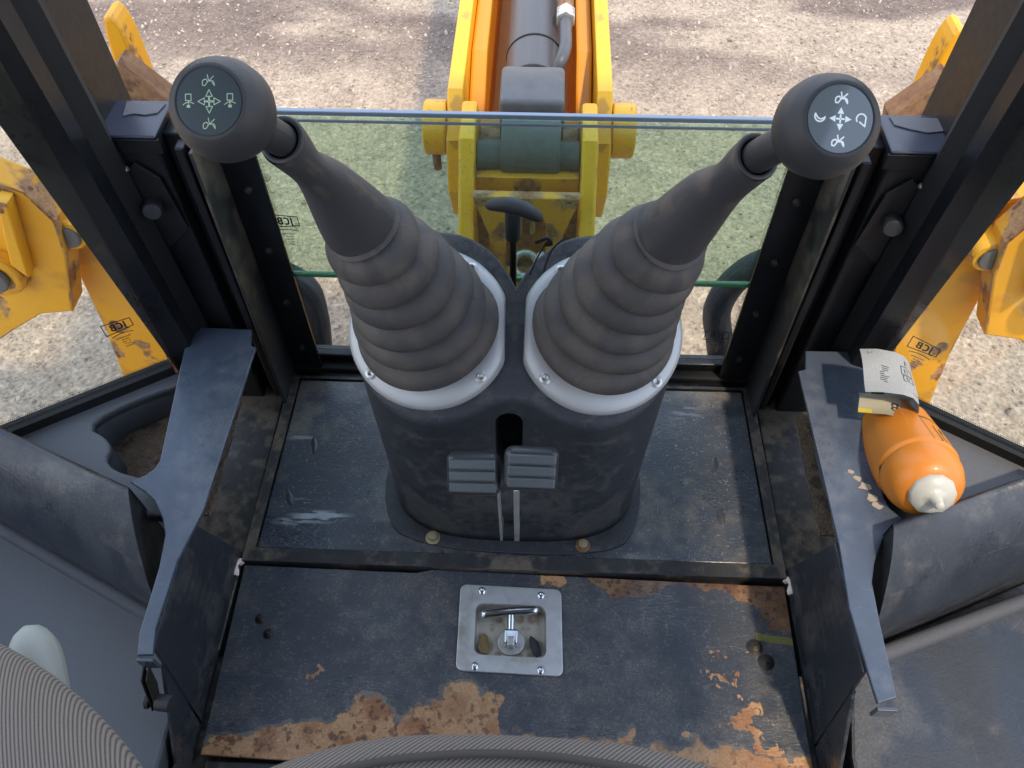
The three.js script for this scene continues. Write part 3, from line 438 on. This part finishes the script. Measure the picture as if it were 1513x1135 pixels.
// ---------- floor latch ----------
{
  const t = thing('floor_latch', 'recessed steel floor latch with folded T handle', 'latch'); t.position.x = .02;
  const rr = (x0, x1, z0, z1, r) => { const o = []; for (const [cx, cz, a] of [[x1 - r, z1 - r, 0], [x0 + r, z1 - r, 1], [x0 + r, z0 + r, 2], [x1 - r, z0 + r, 3]]) for (let i = 0; i <= 5; i++) { const q = (a + i / 5) * Math.PI / 2; o.push([cx + Math.cos(q) * r, cz + Math.sin(q) * r]); } return o; };
  const skew = (pts) => pts.map(([x, z]) => [x + (z + .335) * .02, z + (x + .018) * .02]);
  const hole = skew(rr(-.062, .026, -.369, -.304, .010));
  part('rim', plate(skew(rr(-.081, .044, -.391, -.285, .008)), .003, .003, .001, [hole]), M.steel, t);
  const P = [], I = [], n = hole.length; hole.forEach(([x, z]) => { const ix = -.018 + (x + .018) * .93, iz = -.3365 + (z + .3365) * .93; P.push(x, .0025, z, mix(x, ix, .6), -.004, mix(z, iz, .6), ix, -.016, iz); }); for (let i = 0; i < n; i++) for (let k = 0; k < 2; k++) { const a = 3 * i + k, b = 3 * ((i + 1) % n) + k; I.push(a, b, a + 1, b, b + 1, a + 1); }
  const g = new THREE.BufferGeometry(); g.setAttribute('position', new THREE.Float32BufferAttribute(P, 3)); g.setIndex(I); g.computeVertexNormals(); part('dish_wall', boxUV(g), M.steel, t);
  part('dish_floor', plate(hole.map(([x, z]) => [-.018 + (x + .018) * .94, -.3365 + (z + .3365) * .94]), -.0155, .002, 0), std({ map: tex(256, 256, (u, v) => { const d = sst(.35, .6, fbm(u * 8, v * 8, 5, 401) * .7 + .45 * v); return mix3([.5, .46, .38], [.24, .17, .10], d * (.5 + .5 * vnoise(u * 120, v * 120, 402))); }, 12, 12), roughness: .7 }), t);
  for (const [x, z] of [[-.055, -.384], [.018, -.381], [-.058, -.292], [.019, -.290]]) part('rivet', lathe([[0, .001], [.0014, .001], [.0016, .0024], [.003, .0022], [.0046, .001], [.005, 0]], [x, .003, z], [0, 1, 0], 18), M.chrome, t);
  const h = part('handle_bar', sleeve([[-.056, -.002, -.3555], [-.02, .001, -.3595], [.016, .000, -.3635]], (k) => .0058 * Math.min(1, Math.sqrt(Math.max(.02, 1 - Math.pow(Math.abs(k - .5) * 2, 14)))), 40, 20), M.chrome, t);
  part('stem', cyl(.0045, .024, [-.018, .0, -.357], [.02, -.12, 1]), M.chrome, h);
  part('boss', cyl(.0165, .007, [-.017, -.0155, -.326], [0, 1, 0], 32), M.steel, t);
  part('clevis', rbox(-.0255, -.0085, -.009, .004, -.338, -.320, .003), M.chrome, t); part('pivot', rbox(-.0215, -.0125, -.006, .0055, -.3285, -.3165, .002), M.steel, t);
  const lf = (name, label, pts, mat) => { const o = thing(name, label, 'leaf'); o.position.x = .02; const m = plate(smoothPoly(pts, 1), -.010, .0012, 0); const p = m.attributes.position; for (let i = 0; i < p.count; i++) p.setY(i, p.getY(i) + .004 * Math.sin(p.getX(i) * 300) * Math.cos(p.getZ(i) * 260)); m.computeVertexNormals(); part('blade', m, mat, o); };
  lf('dead_leaf', 'crumpled tan dead leaf in the floor latch', [[-.056, -.312], [-.054, -.334], [-.048, -.338], [-.042, -.322], [-.043, -.311]], std({ color: new THREE.Color().setRGB(.26, .18, .08), roughness: .9 }));
  lf('dark_leaf', 'blackened flat leaf in the floor latch', [[.004, -.336], [.014, -.33], [.022, -.313], [.012, -.309], [.006, -.318]], std({ color: new THREE.Color().setRGB(.04, .04, .045), roughness: .7 }));
}

// ---------- bottle and leaflet ----------
{
  const t = thing('orange_bottle', 'orange plastic bottle with white taped cap lying in the side tray', 'bottle');
  const A = V([.448, .150, -.545]), B = V([.437, .219, -.408]), dir = B.clone().sub(A).normalize(), L = A.distanceTo(B);
  const print = canvasTex(1024, 512, (x, w, h) => { x.fillStyle = '#c4741f'; x.fillRect(0, 0, w, h); x.fillStyle = x.strokeStyle = '#33301f'; x.save(); x.translate(300, 330); x.rotate(Math.PI); x.lineWidth = 4; x.strokeRect(-75, -38, 150, 70); x.font = 'bold 60px sans-serif'; x.textAlign = 'center'; x.fillText('JCB', 0, 20); x.font = '26px sans-serif'; x.fillText('4001/0305', 0, 66); x.restore(); x.save(); x.translate(812, 330); x.rotate(Math.PI); x.lineWidth = 4; x.strokeRect(-75, -38, 150, 70); x.font = 'bold 60px sans-serif'; x.textAlign = 'center'; x.fillText('JCB', 0, 20); x.restore(); x.save(); x.translate(140, 220); x.rotate(Math.PI); x.font = 'bold 34px sans-serif'; x.fillText('DOT 4', -50, 10); x.beginPath(); x.moveTo(-30, -22); x.lineTo(10, -60); x.lineTo(34, -22); x.fill(); x.restore(); });
  print.wrapS = THREE.RepeatWrapping; print.offset.x = .40;
  const m = part('body', lathe([[0, 0], [.034, .001], [.040, .005], [.0425, .012], [.0435, .05], [.0435, .094], [.0428, .097], [.041, .099], [.0408, .101], [.0412, .104], [.0405, .114], [.0365, .127], [.029, .136], [.02, .139], [0, .139]], A.toArray(), dir.toArray(), 64), phy({ map: print, roughness: .45, clearcoat: .1 }), t);
  const c = part('cap', lathe([[.0235, .134], [.0238, .139], [.0225, .144], [.014, .148], [.006, .150], [.005, .160], [.0035, .163], [0, .163]], A.toArray(), dir.toArray(), 11), M.white, t);
  const e = thing('leaflet', 'crumpled folded printed leaflet lying behind the bottle', 'leaflet');
  const pt = canvasTex(512, 512, (x, w, h) => { x.fillStyle = '#8c8d8b'; x.fillRect(0, 0, w, h); for (let i = 0; i < 5000; i++) { const k = 110 + 110 * rnd(); x.fillStyle = `rgba(${k},${k},${k},.35)`; x.fillRect(rnd() * w, rnd() * h, 2 + rnd() * 3, 2 + rnd() * 3); } x.strokeStyle = x.fillStyle = '#222'; x.lineWidth = 9; x.strokeRect(300, 130, 110, 90); x.strokeRect(310, 235, 100, 70); x.font = 'bold 70px serif'; x.save(); x.translate(330, 110); x.fillText('E', 0, 0); x.restore(); x.font = 'bold 60px sans-serif'; x.fillText('IT', 320, 200); x.fillText('U', 330, 292); x.font = '34px serif'; x.fillText('B.C', 40, 60); for (let i = 0; i < 9; i++) { x.fillRect(110 + rnd() * 40, 190 + i * 22, 30 + rnd() * 50, 9); } x.fillRect(360, 440, 90, 8); x.fillStyle = '#7a5a30'; x.globalAlpha = .5; x.beginPath(); x.arc(480, 280, 40, 0, 7); x.fill(); });
  const sheet = (prof, w, z0, y0, x0) => { const n = prof.length, k = 8, P = [], U = [], I = []; let len = 0, ls = [0]; for (let i = 1; i < n; i++) { len += Math.hypot(prof[i][0] - prof[i - 1][0], prof[i][1] - prof[i - 1][1]); ls.push(len); } for (let i = 0; i < n; i++) for (let j = 0; j <= k; j++) { const v = j / k; P.push(x0 + prof[i][0] + v * -.006, y0 + prof[i][1] + .002 * Math.sin(v * 5 + i), z0 + v * w + prof[i][0] * .15); U.push(ls[i] / .075, 1 - v); } for (let i = 0; i < n - 1; i++) for (let j = 0; j < k; j++) { const a = i * (k + 1) + j; I.push(a, a + 1, a + k + 1, a + 1, a + k + 2, a + k + 1); } const g = new THREE.BufferGeometry(); g.setAttribute('position', new THREE.Float32BufferAttribute(P, 3)); g.setAttribute('uv', new THREE.Float32BufferAttribute(U, 2)); g.setIndex(I); g.computeVertexNormals(); return g; };
  const prof = [[0, .060], [.018, .0625], [.038, .061], [.050, .057], [.060, .048], [.065, .036], [.064, .022], [.055, .010], [.045, .004]];
  part('page', sheet(prof, .060, -.597, .173, .395), std({ map: pt, roughness: .6, side: THREE.DoubleSide }), e);
  const pt2 = canvasTex(256, 128, (x, w, h) => { x.fillStyle = '#8f8873'; x.fillRect(0, 0, w, h); x.fillStyle = '#b3a02c'; x.fillRect(0, 100, 50, 28); x.fillStyle = '#26241f'; x.save(); x.translate(150, 60); x.rotate(Math.PI); x.font = 'bold 64px sans-serif'; x.fillText('JCB', -70, 24); x.restore(); });
  part('inner_page', sheet([[.002, .030], [.03, .032], [.048, .028]], .026, -.556, .174, .393), std({ map: pt2, roughness: .6, side: THREE.DoubleSide }), e);
}

// ---------- operator seat and lever ----------
{
  const cloth = (r, a) => { const t = canvasTex(256, 256, (x, w, h) => { x.fillStyle = '#776e66'; x.fillRect(0, 0, w, h); for (let i = 0; i < 16; i++) { x.fillStyle = '#4f4843'; x.fillRect(i * 16, 0, 5, h); x.fillStyle = '#857c73'; x.fillRect(i * 16 + 8, 0, 5, h); } for (let i = 0; i < 9000; i++) { const k = 70 + 110 * rnd(); x.fillStyle = `rgba(${k},${k * .96},${k * .92},.35)`; x.fillRect(rnd() * w, rnd() * h, 1, 2); } }); t.wrapS = t.wrapT = THREE.RepeatWrapping; t.repeat.set(r, r); t.rotation = a; return t; };
  const t = thing('operator_seat', 'grey striped fabric seat with piped cushion edge', 'seat');
  const planar = (g) => { const p = g.attributes.position, u = g.attributes.uv; for (let i = 0; i < p.count; i++) u.setXY(i, p.getX(i), p.getZ(i)); return g; };
  const cg = (pts, y, r, n = 60) => { const g = plate(smoothPoly(pts, 3), y, .1, .028); return g; };
  const clothM = (r, a) => { const m = cloth(r, a); return std({ map: m, roughness: .95, bumpMap: m, bumpScale: .0012 }); };
  const cush = new THREE.ExtrudeGeometry(shp(smoothPoly([[-.20, -.2], [-.20, .08], [-.10, .122], [.012, .128], [.13, .122], [.22, .08], [.22, -.2]], 3)), { depth: .06, bevelEnabled: true, bevelSize: .02, bevelThickness: .02, bevelOffset: -.02, bevelSegments: 6 }); cush.rotateX(-Math.PI / 2); cush.translate(0, .285, -.012);
  part('cushion', planar(cush), clothM(26, .9), t);
  part('piping', tube([[-.15, .363, -.092], [-.09, .367, -.111], [-.03, .368, -.120], [.012, .368, -.122], [.06, .368, -.120], [.12, .367, -.111], [.17, .363, -.092]], .0028, 80), std({ color: 0x4b4742, roughness: .9 }), t);
  const bol = new THREE.SphereGeometry(1, 64, 40); bol.scale(.26, .075, .16); bol.rotateY(-.55); bol.rotateZ(.05); bol.translate(-.375, .365, -.012);
  part('bolster', planar(bol), clothM(32, -.55), t);
  part('added_backrest', rbox(-.25, .27, .34, 1.02, .26, .36, .04), M.rubber, t);  // out of view, added to block low light from behind the camera
  part('pedestal', rbox(-.12, .14, -.008, .276, -.02, .22, .01), M.rubber, t);
  const l = thing('seat_lever', 'pale grey rounded plastic lever beside the seat', 'lever');
  part('paddle', sleeve([[-.418, .262, -.232], [-.410, .258, -.220], [-.396, .245, -.19], [-.38, .22, -.14], [-.37, .15, -.09], [-.37, .05, -.07]], (k) => .0215 * Math.min(1, Math.sqrt(Math.max(.01, 1 - Math.pow(Math.max(0, .12 - k) / .12, 2)))), 60, 24), M.grey, l);
}

// ---------- backhoe outside ----------
{
  const b = thing('backhoe_boom', 'yellow backhoe boom of twin plates reaching away behind the cab', 'boom');
  for (const s of [-1, 1]) {
    part('side_plate', wallZY([[-1.25, -.10], [-1.28, .0], [-1.36, .06], [-3.4, .10], [-3.4, -.22], [-1.5, -.24], [-1.3, -.2]], s < 0 ? -.158 : .128, .03, .004), M.boomYellow, b);
    part('inner_web', wallZY([[-1.40, -.05], [-1.56, .02], [-3.4, .04], [-3.4, -.2], [-1.45, -.2]], s < 0 ? -.127 : .092, .034, .006), M.orangePaint, b);
    const boss = part('pin_boss', cyl(.052, .045, [s * .159, -.01, -1.335], [s, 0, 0], 32), M.boomYellow, b); if (s < 0) part('pin_bolt', cyl(.009, .05, [-.182, -.085, -1.305], [0, 1, 0], 6), M.rustPlate, boss);
  }
  part('floor_plate', rbox(-.127, .127, -.235, -.215, -3.4, -1.5), M.orangePaint, b);
  const c = thing('boom_ram', 'dark grey hydraulic ram lying inside the yellow boom', 'cylinder');
  part('barrel', cyl(.058, 2.0, [.006, .02, -1.42], [0, .02, -1], 48, .03), M.ram, c); part('seam', cyl(.0592, .004, [.006, .022, -1.52], [0, .02, -1], 48), M.rubber, c);
  part('end_block', rbox(-.056, .066, -.055, .075, -1.42, -1.30, .01), M.ramEnd, c); part('eye', cyl(.06, .11, [-.05, .0, -1.27], [1, 0, 0], 32), M.ramEnd, c);
  const h = thing('ram_pipe', 'bent steel hydraulic pipe with silver nut on the ram', 'pipe');
  part('elbow', tube([[.045, .055, -1.425], [.058, .075, -1.435], [.066, .082, -1.47], [.067, .083, -1.53], [.067, .084, -1.57]], .0125, 40), M.ram, h);
  part('nut', cyl(.021, .035, [.067, .084, -1.565], [0, 0, -1], 6, .12), M.steel, h); part('fitting', cyl(.017, .05, [.067, .084, -1.60], [0, 0, -1], 12), M.rustPlate, h); part('hose', tube([[.067, .084, -1.64], [.067, .09, -1.8], [.06, .1, -2.2], [.05, .1, -3.2]], .016, 40), M.rubber, h);
  const k = thing('swing_post', 'yellow swing casting with arched opening below the boom', 'casting');
  for (const s of [-1, 1]) { part('cheek', wallZY([[-1.32, .06], [-1.22, .05], [-1.10, -.10], [-.99, -.20], [-.97, -.9], [-1.4, -.9], [-1.42, -.1]], s < 0 ? -.127 : .098, .03, .006), M.boomYellow, k); part('rib', wallXY([[s * .06, -.10], [s * .088, -.10], [s * .092, -.5], [s * .05, -.5]].sort((a, c2) => 0), -.985, .03, .004), M.boomYellow, k); }
  const arch = []; for (let i = 0; i <= 12; i++) { const a = Math.PI * i / 12; arch.push([.038 * Math.cos(a), -.075 + .045 * Math.sin(a)]); } arch.push([-.038, -.19], [.038, -.19]);
  part('face_plate', wallXY([[-.097, -.0], [.097, -.0], [.07, -.09], [.06, -.45], [-.06, -.45], [-.07, -.09]], -1.12, .02, .003, [arch]), M.worn, k);
  part('back_plate', rbox(-.097, .097, -.9, -.02, -1.38, -1.2), M.worn, k); part('cross_pin', cyl(.03, .194, [-.097, -.01, -1.25], [1, 0, 0]), M.ramEnd, k);
  const gf = thing('grease_fitting', 'round steel fitting in the arch of the swing casting', 'fitting'); part('ring', new THREE.TorusGeometry(.022, .007, 12, 32).rotateX(-.7).translate(.0, -.135, -1.09), M.steel, gf); part('stub', cyl(.009, .05, [.03, -.15, -1.09], [0, 1, .2]), M.steel, gf); part('pin', cyl(.006, .06, [-.012, -.09, -1.13], [0, 1, 0]), M.chrome, gf); part('pin', cyl(.006, .06, [.012, -.09, -1.13], [0, 1, 0]), M.chrome, gf);
}
for (const s of [-1, 1]) {
  const t = thing('stabiliser', s < 0 ? 'rust patched yellow stabiliser leg in the shade of the cab' : 'bright sunlit yellow stabiliser leg with worn paint', 'stabiliser', 'stabiliser legs');
  const m = (p) => p.map(([x, y]) => [s * x, y]);
  part('column', wallXY(m([[.745, .17], [.67, .15], [.658, -.02], [.664, -.12], [.684, -.22], [.71, -.40], [.72, -1.0], [.85, -1.0], [.82, -.40], [.785, -.2], [.77, -.05]]), -.90, .10, .004), [M.yellow, M.worn], t);
  part('worn_edge', wallXY(m([[.66, .09], [.615, .08], [.612, -.1], [.64, -.3], [.69, -.5], [.71, -.42], [.68, -.22], [.66, -.12]]), -.93, .12, .004), M.rustPlate, t);
  const pin0 = part('pivot_pin', cyl(.028, .05, [s * .712, .085, -.905], [0, 0, 1], 28), M.yellow, t); part('pin_end', cyl(.02, .053, [s * .712, .085, -.903], [0, 0, 1], 24), M.ramEnd, pin0);
  const arm = part('arm_plate', wallXY(m([[.775, .215], [.725, .185], [.705, .13], [.72, .06], [.77, -.075], [.83, -.085], [.90, -.13], [.985, -.19], [1.3, -.22], [1.35, .30], [1.0, .30]]), -.84, .05, .004), [M.yellow, M.worn], t);
  part('arm_rib', wallXY(m([[.74, .185], [.755, .19], [.80, .06], [.785, .03]]), -.815, .026, .004), M.yellow, arm);
  const bs = part('arm_boss', lathe([[0, .02], [.028, .02], [.030, .024], [.042, .024], [.046, .018], [.05, 0]], [s * .845, .03, -.84], [0, 0, 1], 32), M.yellow, t); part('pin_end', cyl(.027, .012, [s * .845, .03, -.818], [0, 0, 1], 28), M.ramEnd, bs);
  part('rear_plate', wallXY(m([[.70, .20], [.62, .27], [.56, .20], [.60, .02], [.72, .02]]), -1.04, .04, .004), M.rustPlate, t);
  part('upper_lug', wallXY(m(smoothPoly([[.625, .0], [.612, .26], [.622, .325], [.648, .31], [.665, .0]], 2)), -1.08, .05, .005), M.yellow, t);
  t.position.z = -.05;
  part('foot_pad', rbox(s < 0 ? -1.0 : .66, s < 0 ? -.66 : 1.0, -1.1, -1.03, -1.12, -.78, .01), M.rustPlate, t);
}
{ // hoses looping behind the lower window
  const hp = { '-1': [[-.44, -.75, -.90], [-.385, -.40, -.87], [-.366, -.25, -.86], [-.348, -.12, -.86], [-.338, -.032, -.86], [-.34, .031, -.86], [-.367, .061, -.86], [-.429, .066, -.88], [-.55, .0, -.93]], '1': [[.46, -.75, -.90], [.40, -.40, -.87], [.373, -.257, -.86], [.346, -.146, -.86], [.325, -.065, -.86], [.308, .008, -.86], [.321, .07, -.86], [.352, .109, -.86], [.414, .115, -.87], [.55, .06, -.93]] };
  for (const s of [-1, 1]) { const t = thing('hydraulic_hose', s < 0 ? 'thick dusty black hose curving behind the lower rear window below the green sticker' : 'thick dusty black hose with a sharp bend behind the clear pane sticker', 'hose', 'hoses behind the rear window');
    part('hose', sleeve(hp[s], (k) => .020 + .002 * Math.sin(k * 12), 120, 24), std({ map: rep(blackTex, 2), roughness: .75 }), t);
    part('sleeve_clamp', sleeve([hp[s][2], hp[s][3]].map((p, i) => V(hp[s][2]).lerp(V(hp[s][3]), .3 + .2 * i).toArray()), () => .0235, 4, 24), M.bolt, t); }
}
renderer.render(scene, camera);
